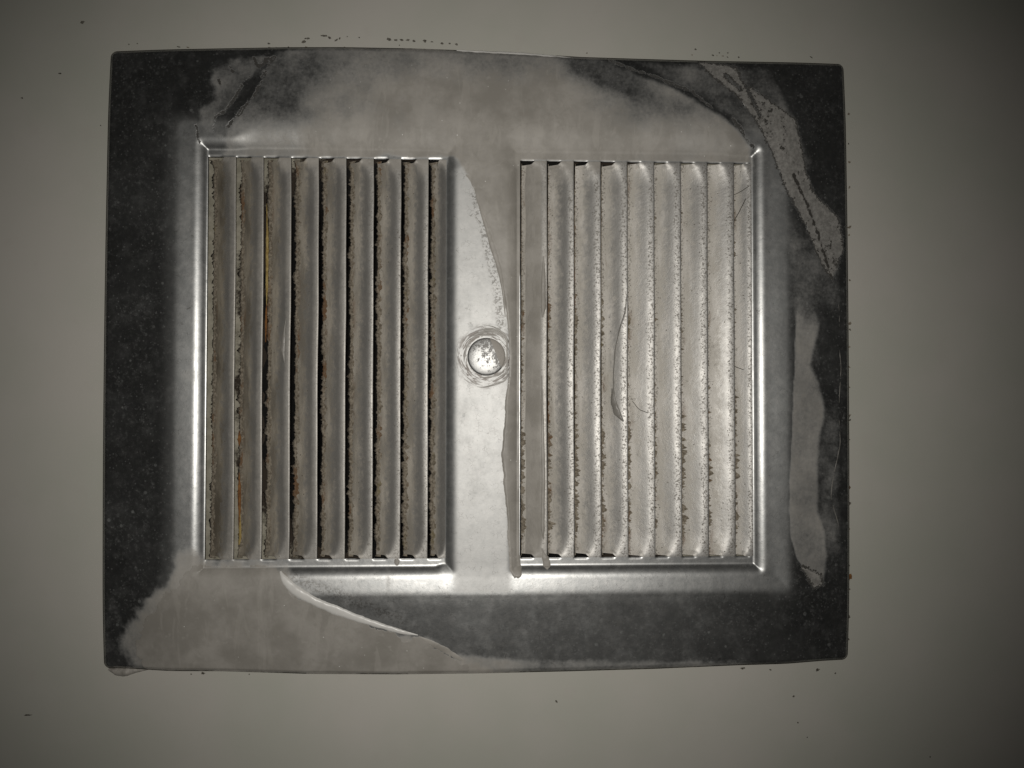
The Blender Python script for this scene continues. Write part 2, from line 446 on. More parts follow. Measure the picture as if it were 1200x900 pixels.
WX, WY = 130.5, 107.27
PITCH = 9.575
BX0, BX1, BY = 13.0, 95.9, 70.0                        # slat banks: +-BX0 .. +-BX1, +-BY
def lines(keys, step):
    out = []
    for a, b in zip(keys[:-1], keys[1:]):
        n = max(1, int(round((b - a) / step)))
        out += list(np.linspace(a, b, n, endpoint=False))
    return np.array(out + [keys[-1]])
gx = lines([-WX, -BX1, -BX0, BX0, BX1, WX], 0.5)
gy = np.unique(np.concatenate([lines([-WY, -BY, BY, WY], 0.5), [-BY - 0.75, -BY - 0.25, -BY - 0.12, BY + 0.12, BY + 0.25, BY + 0.75]]))
X0, Y0 = np.meshgrid(gx, gy)
NR, NC = X0.shape

def bow(X, Y):
    """the sheet's outline is a little bowed and its corners are rounded"""
    u, v = X / WX, Y / WY
    tx = np.interp(X, [-130.5, -95, -70, -50, -25, -5, 15, 35, 80, 130.5], [0, 1.3, 2.2, 2.6, 2.6, 2.2, 1.5, .6, 0, 0])
    bx = np.interp(X, [-130.5, -110, -90, -60, -30, 0, 30, 60, 90, 130.5], [0, .3, .6, 1.9, 2.4, 2.4, 2.1, 1.6, .7, 0])
    wt = sm(-0.80, -1.0, v); wb = sm(0.80, 1.0, v); wl = sm(-0.8, -1, u); wr = sm(0.8, 1, u)
    Yn = Y - tx * wt + bx * wb
    Xn = X - 0.85 * (1 - v * v) * wl + 0.75 * (1 - v * v) * wr
    # corners
    R = 1.7
    ax = np.abs(X) - (WX - R); ay = np.abs(Y) - (WY - R)
    m = (ax > 0) & (ay > 0)
    a = np.clip(ax / R, 0, 1); b = np.clip(ay / R, 0, 1)
    nx = a * np.sqrt(1 - b * b / 2) * R - a * R; ny = b * np.sqrt(1 - a * a / 2) * R - b * R
    Xn = np.where(m, Xn + np.sign(X) * nx, Xn); Yn = np.where(m, Yn + np.sign(Y) * ny, Yn)
    return Xn, Yn
GX, GY = bow(X0, Y0)

PX0, PX1, PY = -106.2, 109.0, 82.4                     # raised border
RX, RY, RB = 99.4, 76.0, 8.6                           # recesses: +-RB .. +-RX, +-RY
def smin(a, b, k):
    h = np.clip(0.5 + 0.5 * (b - a) / k, 0, 1)
    return b * (1 - h) + a * h - k * h * (1 - h)
def recess_q(X, Y):
    return rrect(X, Y, -RX, -RB, -RY, RY, 2.4), rrect(X, Y, RB, RX, -RY, RY, 2.4)
def height(X, Y):
    dl = smin(smin(X + WX, WX - X, 6), smin(Y + WY, WY - Y, 6), 7)
    dP = rrect(X, Y, PX0, PX1, -PY, PY, 3.0)
    bt = sm(60, 80, Y) * sm(129, 104, np.abs(X)); sl = 0.15 - 0.07 * bt; wg = 0.55 + 0.45 * bt; ex = 0.32 * bt
    A = 0.1 + np.clip(dl, 0, None) * sl
    A = np.where(dP > -40, 3.45 + ex + np.minimum(dP, 30) * sl, A) * wg + A * (1 - wg)
    B = 3.4 - 0.42 * sm(0, 11, dP) + ex * np.clip(1 - dP / 6.2, 0, 1)
    h = smin(A, B, 0.3)
    qa, qb = recess_q(X, Y); q = np.maximum(qa, qb)
    top = sm(-66, -70, Y) * sm(-88, -78, X) * sm(90, 84, X)     # paint has filled the upper step
    inn = 1.0 * sm(-17, -13.5, X) * sm(0, -4, X) * sm(78, 70, np.abs(Y))
    t = np.clip((q + 0.7 + 4.0 * top) / (4.0 + 3.6 * top + inn), 0, 1)
    h = h - 1.9 * np.where(t < 0.9, t ** 2.1, 1 - (1 - 0.9 ** 2.1) * (np.clip(1 - t, 0, 1) / 0.1) ** 1.6)
    h = h + 0.10 * fbm(X, Y, 34, 3, 1) * sm(-1, -6, q) + 0.035 * fbm(X, Y, 9, 3, 2)
    ph = np.mod(np.where(X < 0, X + BX1, X - BX0) / PITCH, 1.0)
    inx = sm(0.54, 0.44, ph) * sm(0.0, 0.05, ph) * sm(BX0 - 0.4, BX0, np.abs(X)) * sm(BX1 + 0.4, BX1, np.abs(X))
    h = h - 0.32 * np.clip(1 - (np.abs(Y) - BY) / 0.9, 0, 1) ** 2 * inx * (np.abs(Y) > BY - 0.01)
    # rim rolled towards the wall
    e = np.minimum(WX - np.abs(X), WY - np.abs(Y))
    h = h - 0.55 * (1 - sm(0, 1.3, e)) ** 2
    return h
GH = height(X0, Y0)
PXX, PYY = to_px(GX, GY, GH)

# paint film, cracks and flakes, from what is smeared where on the sheet
def soft(P, a, b, rag=3.0): return sm(a, b, poly_sdf(GX, GY, poly(P)) + rag * (fbm(GX, GY, 11, 5, 4) + 0.35 * fbm(GX, GY, 2.6, 4, 6)))
P_TOP = [(262, 172), (270, 140), (292, 105), (322, 52), (500, 48), (700, 60), (724, 72), (770, 90), (815, 112), (850, 138), (884, 172), (886, 196), (640, 215), (640, 300), (604, 330), (590, 330), (578, 290), (562, 250), (552, 222), (541, 198), (530, 186), (250, 186)]
film = np.zeros_like(GX)
f_n = fbm(GX, GY, 26, 5, 3)
cen = np.exp(-((PXX - 585) / 175) ** 2)
op = 0.50 + 0.50 * cen * sm(70, 118, PYY) + 0.9 * f_n + 0.18 * sm(120, 180, PYY)
op = op - 0.45 * np.exp(-((PXX - 715) / 60) ** 2 - ((PYY - 92 - (PXX - 715) * .35) / 20) ** 2)
op = op - 0.26 * np.exp(-((PXX - 348) / 34) ** 2 - ((PYY - 112) / 42) ** 2)
film = np.maximum(film, soft(P_TOP, -0.5, 2.2) * np.clip(op, 0.28, 1))
P_HZ = [(246, 78), (270, 66), (325, 60), (300, 98), (275, 135), (262, 165), (238, 160), (229, 150), (232, 128), (250, 116), (243, 98)]
film = film * (1 - 0.75 * sm(0.9, 0.0, np.abs(GY) - BY) * (np.abs(GY) > BY - 0.01) * (np.abs(GX) > BX0) * (np.abs(GX) < BX1))
film = np.maximum(film, soft(P_HZ, -1.2, 2.0, 5.0) * np.clip(0.56 + f_n, 0.3, 0.8))
P_PL = [(206, 140), (236, 150), (232, 400), (226, 670), (196, 680), (200, 400)]
film = np.maximum(film, soft(P_PL, -1, 3) * np.clip(0.12 + 0.7 * f_n, 0, 0.4))
film = np.maximum(film, np.exp(-((PXX - 222) / 16) ** 2 - ((PYY - 440) / 9) ** 2) * 0.42)
P_BL = [(205, 655), (225, 640), (245, 655), (340, 660), (345, 690), (400, 716), (450, 736), (492, 748), (520, 764), (560, 780), (620, 790), (300, 800), (190, 795), (150, 790), (140, 750), (165, 700), (190, 676)]
film = np.maximum(film, soft(P_BL, -2.0, 4, 9.0) * np.clip(0.72 + 0.9 * f_n, 0.25, 1))
P_LE = [(118, 660), (136, 690), (150, 740), (170, 790), (110, 800)]
film = np.maximum(film, soft(P_LE, -1, 3) * np.clip(0.18 + f_n, 0, 0.5))
P_RS = [(905, 150), (990, 250), (992, 700), (975, 680), (930, 690), (926, 420)]
film = np.maximum(film, soft(P_RS, -1, 4) * np.clip(0.20 + 0.9 * f_n, 0, 0.6))
P_ST = [(932, 352), (944, 342), (957, 352), (962, 380), (955, 405), (950, 428), (962, 448), (968, 480), (963, 515), (959, 555), (961, 600), (969, 622), (972, 652), (966, 684), (948, 676), (932, 655), (923, 630), (923, 560), (927, 450)]
st = poly_sdf(GX, GY, poly(P_ST)) + 1.6 * fbm(GX, GY, 9, 4, 2)
film = np.maximum(film, np.where(PXX < 945, sm(-0.2, 0.6, st), sm(-1.0, 1.6, st)) * np.clip(0.60 + 0.35 * f_n, 0.35, 0.75) * sm(335, 392, PYY + 50 * f_n))
P_TR = [(735, 66), (905, 76), (960, 200), (930, 210), (895, 175), (850, 140), (800, 108)]
film = np.maximum(film, soft(P_TR, -1, 3) * np.clip(0.24 + 0.8 * f_n, 0, 0.5))
P_B2 = [(540, 772), (720, 776), (900, 776), (900, 790), (540, 795)]
film = np.maximum(film, soft(P_B2, -2, 1) * np.clip(0.42 + 0.8 * f_n, 0, 0.7))
film = np.maximum(film, 0.30 * np.exp(-((PXX - 455) / 4) ** 2) * sm(655, 665, PYY) * sm(712, 690, PYY))
P_BND = [(822, 70), (862, 76), (872, 98), (900, 118), (930, 142), (936, 168), (942, 200), (952, 225), (966, 240), (984, 256), (990, 290), (976, 326), (960, 300), (944, 262), (920, 222), (905, 180), (890, 150), (866, 112), (840, 90)]
flake = poly_sdf(GX, GY, poly(P_BND))
hole = np.minimum.reduce([seg_dist(GX, GY, poly(p), False) - wd for p, wd in
        (([(852, 86), (868, 104)], 0.8), ([(876, 100), (882, 118), (889, 136)], 0.7))])
flake = np.minimum(flake + 0.35, hole + 0.2)
P_FL2 = [(308, 66), (318, 68), (300, 110), (282, 134), (268, 150), (264, 160), (250, 158), (252, 138), (264, 132), (278, 112), (284, 96), (292, 92)]
film = film * (1 - 0.55 * sm(-0.3, 0.8, poly_sdf(GX, GY, poly(P_FL2)) + 1.2 * fbm(GX, GY, 3, 4, 2)))
P_FL3 = [(935, 660), (952, 690), (966, 686), (962, 672)]
flake = np.maximum(flake, poly_sdf(GX, GY, poly(P_FL3)) - 0.2)
flake = np.maximum(flake, -8)
CR = [[(296, 66), (302, 78), (312, 70)], [(320, 64), (306, 90)], [(716, 68), (745, 80), (778, 92), (812, 108), (835, 128)], [(858, 140), (872, 162), (882, 175)],
      [(232, 150), (234, 168)], [(928, 205), (950, 250), (975, 322)], [(268, 76), (272, 84)], [(255, 92), (258, 98)]]
CR += [[(308, 66), (318, 68), (300, 110), (282, 134), (268, 150)], [(252, 152), (254, 138), (264, 132), (278, 112), (284, 96), (294, 88)]]
crack = np.minimum.reduce([seg_dist(GX, GY, poly(p), False) for p in CR])
crack = np.clip(crack, 0, 9) + 0.0
crack = np.where(crack > 2.4, 9, crack)
grime_shade = 0.22 * np.clip(fbm(GX, GY, 18, 4, 5) + 0.1, 0, 1)
worn = sm(-1.5, 2.0, rrect(GX, GY, PX0, PX1, -PY, PY, 3.0)) * (0.49 + 0.51 * sm(12, 8, np.abs(GX)) * sm(-0.5, 1.5, rrect(GX, GY, PX0, PX1, -PY, PY, 3.0)))  # roughness mask; on the bar it also drives the painted highlight
bar = (np.abs(GX) < 9.0) & (np.abs(GY) < 80)
grime_shade = np.where(bar, grime_shade * 0.3, grime_shade)
grime_shade = grime_shade + 0.22 * sm(98, 103, np.abs(GX)) * sm(112, 107, np.abs(GX)) * sm(88, 80, np.abs(GY))  # side borders darkened in colour to dim their reflection of the flash
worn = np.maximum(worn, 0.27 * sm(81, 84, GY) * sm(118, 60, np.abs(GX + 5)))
scuff = sm(2.3, 0.6, seg_dist(GX, GY, poly([(556, 232), (566, 268), (576, 310), (583, 350), (588, 385)]), False))
scuff = np.maximum(scuff, 0.75 * sm(3.0, 0.8, seg_dist(GX, GY, poly([(345, 676), (380, 690), (430, 708), (470, 726)]), False)))
# darker colour paints the shade on the recess side left of the centre bar
grime_shade = grime_shade + 0.30 * sm(-8.5, -9.6, GX) * sm(-14, -12.5, GX) * sm(75, 73, np.abs(GY))

# analytic normals so that the pressed sheet reads as one piece
def normals(X, Y, H):
    def df(A, ax):
        return np.gradient(A, axis=ax)
    pu = np.stack([df(X, 1), -df(H, 1), -df(Y, 1)], -1); pv = np.stack([df(X, 0), -df(H, 0), -df(Y, 0)], -1)
    nn = np.cross(pv, pu); nn /= np.linalg.norm(nn, axis=-1, keepdims=True) + 1e-12
    nn[nn[..., 1] > 0] *= -1
    return nn
NN = normals(GX, GY, GH)
VALL = world_pts(GX, GY, GH).reshape(-1, 3); NALL = NN.reshape(-1, 3)
FALL = grid_faces(NR, NC)
cxm = (X0[:-1, :-1] + X0[1:, 1:]).ravel() / 2; cym = (Y0[:-1, :-1] + Y0[1:, 1:]).ravel() / 2
inblock = (np.abs(cxm) > BX0) & (np.abs(cxm) < BX1) & (np.abs(cym) < BY)
qa, qb = recess_q(cxm, cym); qP = rrect(cxm, cym, PX0, PX1, -PY, PY, 3.0)
part = np.where(qP < 0, 0, 1)
part = np.where((np.abs(cxm) < RB) & (np.abs(cym) < RY), 2, part)
part = np.where(qa > 0, 3, part); part = np.where(qb > 0, 4, part)
part = np.where(inblock, -1, part)
TH = 0.55
def sub(name, k, extra=None):
    f = FALL[part == k]
    used = np.unique(f); rm = np.full(len(VALL), -1); rm[used] = np.arange(len(used))
    v = VALL[used]; nn = NALL[used]; f = rm[f]
    at_ = {q: a.ravel()[used] for q, a in (('film', film), ('flake', flake), ('crack', crack), ('grime_shade', grime_shade), ('worn', worn), ('scuff', scuff))}
    if extra:                                          # cut edge of the sheet round the slat bank
        sx = -1 if k == 3 else 1
        loop = []
        ic = [int(np.argmin(np.abs(gx - sx * b))) for b in ((BX1, BX0) if sx < 0 else (BX0, BX1))]
        ir = [int(np.argmin(np.abs(gy - b))) for b in (-BY, BY)]
        for c in range(ic[0], ic[1]): loop.append(ir[0] * NC + c)
        for r in range(ir[0], ir[1]): loop.append(r * NC + ic[1])
        for c in range(ic[1], ic[0], -1): loop.append(ir[1] * NC + c)
        for r in range(ir[1], ir[0], -1): loop.append(r * NC + ic[0])
        loop = np.array(loop); n0 = len(v); L = len(loop)
        top = VALL[loop]; bot = top + np.array([0, TH * MM, 0])
        # inward normals for the edge
        mid = np.array([sx * (BX0 + BX1) / 2 * MM, 0, 0])
        en = np.zeros((L, 3))
        eps = 1e-6
        en[:, 0] = np.where(np.abs(top[:, 0] - mid[0]) > (BX1 - BX0) / 2 * MM - eps, -np.sign(top[:, 0] - mid[0]), 0)
        en[:, 2] = np.where(np.abs(top[:, 2]) > BY * MM - eps, -np.sign(top[:, 2]), 0)
        en /= np.linalg.norm(en, axis=1, keepdims=True)
        v = np.vstack([v, top, bot]); nn = np.vstack([nn, en, en])
        i = np.arange(L); j = (i + 1) % L
        ef = np.stack([n0 + i, n0 + j, n0 + L + j, n0 + L + i], -1)
        f = np.vstack([f, ef])
        for q in at_: 
            z = np.zeros(2 * L)
            if q == 'film':
                z = np.concatenate([film.ravel()[loop]] * 2) * 0.7
            if q in ('flake',): z = z - 8
            if q == 'crack': z = z + 9
            at_[q] = np.concatenate([at_[q], z])
    return mesh(name, v, f, M_plate, grille, True, at_, nn)
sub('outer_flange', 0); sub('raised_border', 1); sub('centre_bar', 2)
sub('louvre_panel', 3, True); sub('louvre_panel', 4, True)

# folded rim round the plate, down to the wall
def rim():
    loop = [(0, c) for c in range(NC)] + [(r, NC - 1) for r in range(1, NR)] + [(NR - 1, c) for c in range(NC - 2, -1, -1)] + [(r, 0) for r in range(NR - 2, 0, -1)]
    lx = np.array([GX[i] for i in loop]); ly = np.array([GY[i] for i in loop]); lh = np.array([GH[i] for i in loop])
    L = len(lx)
    tx = np.roll(lx, -1) - np.roll(lx, 1); ty = np.roll(ly, -1) - np.roll(ly, 1)
    ln = np.hypot(tx, ty); ox, oy = ty / ln, -tx / ln
    rows = []
    for k, (o, d) in enumerate([(0, 0), (0.25, 0.12), (0.42, 0.35), (0.5, 0.7), (0.5, 1.3)]):
        rows.append(world_pts(lx + ox * o, ly + oy * o, lh - d))
    rows.append(world_pts(lx + ox * 0.5, ly + oy * 0.5, np.full(L, HW - 0.3)))
    V = np.vstack(rows); F = []
    i = np.arange(L); j = (i + 1) % L
    for k in range(len(rows) - 1):
        F.append(np.stack([k * L + i, k * L + j, (k + 1) * L + j, (k + 1) * L + i], -1))
    n = len(V)
    fl = np.concatenate([np.array([film[q] for q in loop])] * len(rows)) * 0.9
    mesh('folded_rim', V, np.vstack(F), M_rim, grille, True, {'film': fl, 'flake': np.full(n, -8.), 'crack': np.full(n, 9.), 'grime_shade': np.full(n, 0.06), 'worn': np.zeros(n), 'scuff': np.zeros(n)})
rim()

# ------------------------------------------------------------------ slats
HPAN = float(np.mean(GH[np.abs(GY) < 60][np.abs(np.abs(GX[np.abs(GY) < 60]) - BX1) < 0.4]))
def slat_rows():
    e = np.concatenate([np.linspace(0, 3, 14), np.linspace(3.4, 12, 16)])
    m = np.linspace(13.5, 2 * BY - 13.5, 60)
    return np.concatenate([e, m, (2 * BY - e)[::-1]])
ROWS = slat_rows()
def make_slat(bank, k):
    rs = np.random.RandomState(100 * (bank + 2) + k)
    xl = (-BX1 if bank < 0 else BX0) + k * PITCH
    last = (k == 8)
    gap = (1.15 if bank < 0 else (0.62 if k < 4 else 0.42)) + 0.15 * rs.rand()
    xr = xl + PITCH if not last else (-BX0 if bank < 0 else BX1)
    depth = (4.1 if bank < 0 else 4.0) + 0.25 * rs.randn()
    sx = np.concatenate([np.linspace(0, 0.9, 20), [0.93, 0.955, 0.975, 0.99, 1.0]])
    Sx, T = np.meshgrid(sx, ROWS)
    te = np.minimum(T, 2 * BY - T)                     # distance to the nearer end
    tk = np.clip(te / (8.0 + 1.5 * rs.rand()), 0, 1)
    c = 0.46 + (0.80 - 0.46) * (tk * (2 - tk)) + 0.015 * np.sin(T * 0.09 + rs.rand() * 6)
    if last: c = c + (0.22 if bank < 0 else 0.04)
    lin = (c - Sx) / 0.80
    kk = 0.075 if bank < 0 else 0.10
    if last: depth *= 0.8
    dep = kk * np.logaddexp(0, lin / kk) * depth / 1.0
    dep *= 1 + 0.16 * fbm(T, T * 0 + k * 9.1 + bank * 3, 30, 3, 3)
    # the end wall closes the lifted half of the slat, the cut half stays free
    closed = sm(0.30, 0.52, Sx)
    dep = dep * (1 - closed * (1 - sm(0.0, 2.2, te)))
    X = xl + gap + (xr - xl - gap) * Sx
    if not last: X = X + Sx * 0.5 * fbm(T, T * 0 + k * 5.3 + bank, 40, 3, 6)
    off = (1.15 if bank < 0 or k < 4 else 0.4) * (1 - sm(0.36, 0.54, Sx))
    Y = -BY + T + off * sm(3, 0, T) - off * sm(3, 0, 2 * BY - T)
    H = HPAN - dep + 0.05 * fbm(X, Y, 14, 3, 4)
    edge_r = np.where(Sx > 0.97, 0.10 * (Sx - 0.97) / 0.03, 0)
    H = H - (edge_r if not last else 0)
    H = H - 0.02 * np.clip(1 - te / 0.5, 0, 1) * sm(0.40, 0.56, Sx)
    nr, nc = X.shape
    top = world_pts(X, Y, H).reshape(-1, 3)
    bot = top + np.array([0, TH * MM, 0])
    f1 = grid_faces(nr, nc); n = nr * nc
    f2 = f1[:, ::-1] + n
    idx = np.arange(n).reshape(nr, nc)
    loop = np.concatenate([idx[0, :], idx[1:, -1], idx[-1, -2::-1], idx[-2:0:-1, 0]])
    # sharp sides: own vertices
    L = len(loop); b = 2 * n
    V = np.vstack([top, bot, top[loop], bot[loop]])
    i = np.arange(L); j = (i + 1) % L
    f3 = np.stack([b + i, b + j, b + L + j, b + L + i], -1)
    px, py = to_px(X, Y, H)
    fm = np.zeros_like(X)
    fm = np.maximum(fm, 0.75 * sm(212 + 10 * rs.randn(), 186, py) * sm(850, 700, px) * sm(0.35, 0.6, Sx) * sm(250, 330, px))
    if bank > 0 and k == 0:
        fm = np.maximum(fm, sm(0.10, 0.24, Sx + 0.12 * fbm(X, Y, 12, 3, 6)) * (1 - 0.55 * sm(0.60, 0.84, Sx + 0.2 * fbm(X, Y, 9, 4, 3))))
    if bank > 0 and k == 1: fm = np.maximum(fm, 0.5 * sm(240, 200, py))
    if bank < 0 and k <= 4:
        fm = np.maximum(fm, 0.35 * sm(0.45, 0.62, Sx) * sm(620 + 8 * k, 655, py))
        fm = np.maximum(fm, 0.55 * sm(0.62, 0.80, Sx + 0.3 * fbm(X, Y, 22, 3, 7)) * (0.7 if k < 5 else 0.2))
    a = Sx.ravel(); fmr = fm.ravel()
    dust_tone = np.full(X.shape, max(0.62, 1.0 - 0.07 * k) if bank < 0 else 0.16 * np.clip(1 - k / 4, 0, 1)).ravel()  # browner on the left bank, fading slat by slat to the right
    def ext(q, side=None):
        s2 = q[loop] if side is None else np.full(L, side)
        return np.concatenate([q, q, s2, s2])
    o = mesh('louvre_slat', V, np.vstack([f1, f2, f3]), M_slat, grille, True,
             {'across': ext(a, 0.66), 'film': ext(fmr), 'dust_tone': ext(dust_tone, 0.0)})
    if bank > 0 and k == 0: o['label'] = 'slat beside the centre bar coated in smooth grey paint'
    # ragged dust along the deep edge
    n2 = 420
    t = np.linspace(0.4, 2 * BY - 0.4, n2)
    amt = (0.75 if bank < 0 else 0.16) * np.clip(0.8 + 1.3 * fbm(t, t * 0 + k * 7.7, 11, 3, 2), 0.15, 1.5)
    if bank > 0: amt = 0.12 + 1.5 * np.clip(fbm(t, t * 0 + k * 7.7, 9, 4, 2) - 0.06, 0, 0.6) * (1.6 if k in (6, 2) else 0.8)
    tip = amt * (0.05 + (1.3 if bank < 0 else 0.0) * np.clip(fbm(t, t * 0 + k * 2.3, 2.4, 3, 1) + 0.05, 0, 1) * 2 + 3.1 * np.abs(fbm(t, t * 0 + k * 3.1 + bank, 0.9, 4, 5)) + 0.9 * np.clip(fbm(t, t * 0 + k, 0.45, 2, 6), 0, 1)) * 1.5
    hb = np.interp(t, ROWS, H[:, 0])
    rowsv = []
    hn = 0.12 + 0.35 * np.abs(fbm(t, t * 0 + 5 + k, 1.1, 3, 3)) * amt
    if bank > 0:
        inner = 0.14 + 4.2 * np.clip(fbm(t, t * 0 + k * 1.7, 0.9, 4, 1) + 0.8 * fbm(t, t * 0 + k, 14, 2, 4) - 0.02, 0, 1) * (1.5 if k == 6 else 1.0)
    else:
        inner = 1.2 + 3.0 * np.clip(fbm(t, t * 0 + k * 1.7, 1.3, 4, 1), -0.3, 1)
    for dx, dh in ((inner, None), (0.45 * inner, 0.9), (0.02 + 0 * t, 0.8), (-tip, 0.1), (-tip * 0.7, -0.5)):
        xx = xl + gap + dx
        slope = depth / 0.80 / (xr - xl - gap)
        if dh is None: hh = hb + dx * slope - 0.05
        else: hh = hb + np.maximum(dx, 0) * slope + hn * dh
        rowsv.append(world_pts(xx, -BY + t, hh))
    Vd = np.vstack(rowsv)
    Fd = []
    i = np.arange(n2 - 1)
    for r in range(len(rowsv) - 1):
        Fd.append(np.stack([r * n2 + i, (r + 1) * n2 + i, (r + 1) * n2 + i + 1, r * n2 + i + 1], -1))
    m = M_dust
    mesh('dust_fringe', Vd, np.vstack(Fd)[:, ::-1], m, o, True)
    return o
SL = {}
for bank in (-1, 1):
    for k in range(9):
        SL[bank, k] = make_slat(bank, k)

# ------------------------------------------------------------------ thick dried paint: real skins on the sheet
def smear(P, rag, T, fade=None, crisp=1.0, name='paint_smear', h=2.0, mat=None, soft_w=1.6, lump=0.12, seed=0, limit=None):
    Pm = poly(P, h)
    x0, y0 = Pm.min(0) - 3; x1, y1 = Pm.max(0) + 3
    c0, c1 = np.searchsorted(gx, [x0, x1]); r0, r1 = np.searchsorted(gy, [y0, y1])
    c0 = max(c0 - 1, 0); r0 = max(r0 - 1, 0); c1 = min(c1 + 1, NC); r1 = min(r1 + 1, NR)
    # finer copy of the sheet under the skin
    fx = np.linspace(gx[c0], gx[c1 - 1], (c1 - c0) * 2); fy = np.linspace(gy[r0], gy[r1 - 1], (r1 - r0) * 2)
    Xa, Ya = np.meshgrid(fx, fy)
    Xb, Yb = bow(Xa, Ya); Hb = height(Xa, Ya)
    d = poly_sdf(Xb, Yb, Pm) + rag * (fbm(Xb, Yb, 7, 5, seed) * 2.0 + 0.8 * fbm(Xb, Yb, 1.6, 3, seed + 1))
    t = np.where(d > 0, T * (0.35 * crisp * sm(0, 0.35, d) + (1 - 0.35 * crisp) * sm(0, soft_w, d)) + lump * fbm(Xb, Yb, 5, 4, seed + 2) * sm(0, 2, d) + crisp * T * 0.5 * np.exp(-((d - 0.7) / 0.5) ** 2) * sm(0, .4, d), d * 0.5)
    t = np.maximum(t, -0.25); t = np.where(d > 0, np.maximum(t, 0.03 * sm(0, .3, d)), t)
    if fade is not None:
        ppx, ppy = to_px(Xb, Yb, Hb)
        g = sm(fade[0], fade[1], ppy + 25 * fbm(Xb, Yb, 8, 3, seed))
        t = t * g - 0.03 * (1 - g)
    Hs = Hb + t
    keep = d > -0.7
    q = (np.abs(Xa) > BX0 - 0.05) & (np.abs(Xa) < BX1 + 0.05) & (np.abs(Ya) < BY + 0.05)
    keep &= ~q
    nr, nc = Xa.shape
    F = grid_faces(nr, nc)
    F = F[keep.ravel()[F].all(1)]
    used = np.unique(F); rm = np.full(nr * nc, -1); rm[used] = np.arange(len(used))
    V = world_pts(Xb, Yb, Hs).reshape(-1, 3)[used]
    N_ = normals(Xb, Yb, Hs).reshape(-1, 3)[used]
    return mesh(name, V, rm[F], mat or M_paint, grille, True, None, N_)
# over the right of the bar and into the slope beside it
smear([(528, 172), (545, 206), (556, 222), (562, 245), (574, 275), (584, 312), (590, 345), (594, 372), (597, 400), (597, 430), (592, 470), (590, 500), (588, 530), (590, 570), (594, 600), (596, 640), (598, 668), (603, 676), (608, 670), (609, 655), (612, 400), (612, 176), (580, 166)], 0.55, 0.30, fade=(205, 250), seed=1, lump=0.10)
smear([(200, 690), (222, 668), (240, 662), (300, 664), (330, 668), (346, 692), (400, 718), (450, 738), (492, 750), (520, 768), (552, 781), (540, 795), (300, 799), (180, 796), (160, 770), (168, 735), (185, 705)], 3.0, 0.12, crisp=0.0, mat=mat_paint('dimmed wall paint coat', 0.86), seed=3, soft_w=9.0, lump=0.14)  # same paint, coloured darker for the weaker light in this corner
# whitish ridge where the paint was pushed up
def ribbon(name, pts, widths, T, mat, parent, h=None, jit=0.12, seed=0, lo=-0.08, n=120):
    P = np.array([at(a, b, 1.5) for a, b in pts]); s = np.r_[0, np.cumsum(np.hypot(*np.diff(P, axis=0).T))]
    q = np.linspace(0, s[-1], n)
    x = np.interp(q, s, P[:, 0]); y = np.interp(q, s, P[:, 1]); wd = np.interp(q, s, widths)
    ker = np.ones(9) / 9
    pad = lambda a: np.convolve(np.r_[[2 * a[0] - a[i] for i in range(4, 0, -1)], a, [2 * a[-1] - a[-1 - i] for i in range(1, 5)]], ker, 'valid')
    x, y, wd = pad(x), pad(y), pad(wd)
    tx, ty = np.gradient(x), np.gradient(y); l = np.hypot(tx, ty) + 1e-9; nx, ny = -ty / l, tx / l
    M = 9; V = []
    for k in range(M):
        a = -1 + 2 * k / (M - 1)
        ww = wd * (1 + jit * 3 * fbm(q, q * 0 + k * 0.13, 3.0, 3, seed) + jit * 2 * fbm(q, q * 0 + a * 2, 0.8, 2, seed + 1))
        xx = x + nx * a * ww; yy = y + ny * a * ww
        hh = (height(xx, yy) if h is None else (h(xx, yy) if callable(h) else h)) + lo + (T - lo) * np.sqrt(max(0, 1 - a * a)) * np.minimum(1, wd / max(wd.max(), 1e-6) + 0.3) * (1 + 0.6 * fbm(q, q * 0 + a, 2.2, 3, seed + 2))
        V.append(world_pts(xx, yy, hh))
    V = np.vstack(V); i = np.arange(n - 1); F = []
    for k in range(M - 1):
        F.append(np.stack([k * n + i, (k + 1) * n + i, (k + 1) * n + i + 1, k * n + i + 1], -1))
    return mesh(name, V, np.vstack(F)[:, ::-1], mat, parent, True)
ribbon('paint_ridge', [(329, 669), (336, 680), (350, 692), (372, 704), (398, 715), (425, 725), (450, 733), (474, 740), (490, 743)], [0.3, 1.5, 1.7, 1.6, 1.7, 1.3, 1.0, 0.9, 0.2], 0.55, M_ridge, grille, seed=2)
ribbon('paint_ridge', [(490, 744), (505, 752), (520, 760), (540, 772), (552, 778)], [0.3, 1.2, 1.5, 1.0, 0.2], 0.25, M_paint, grille, seed=4)
ribbon('paint_ridge', [(556, 222), (566, 252), (578, 290), (586, 318), (590, 345), (592, 372)], [0.2, 0.8, 1.3, 0.9, 0.5, 0.2], 0.35, M_paint, grille, seed=6)
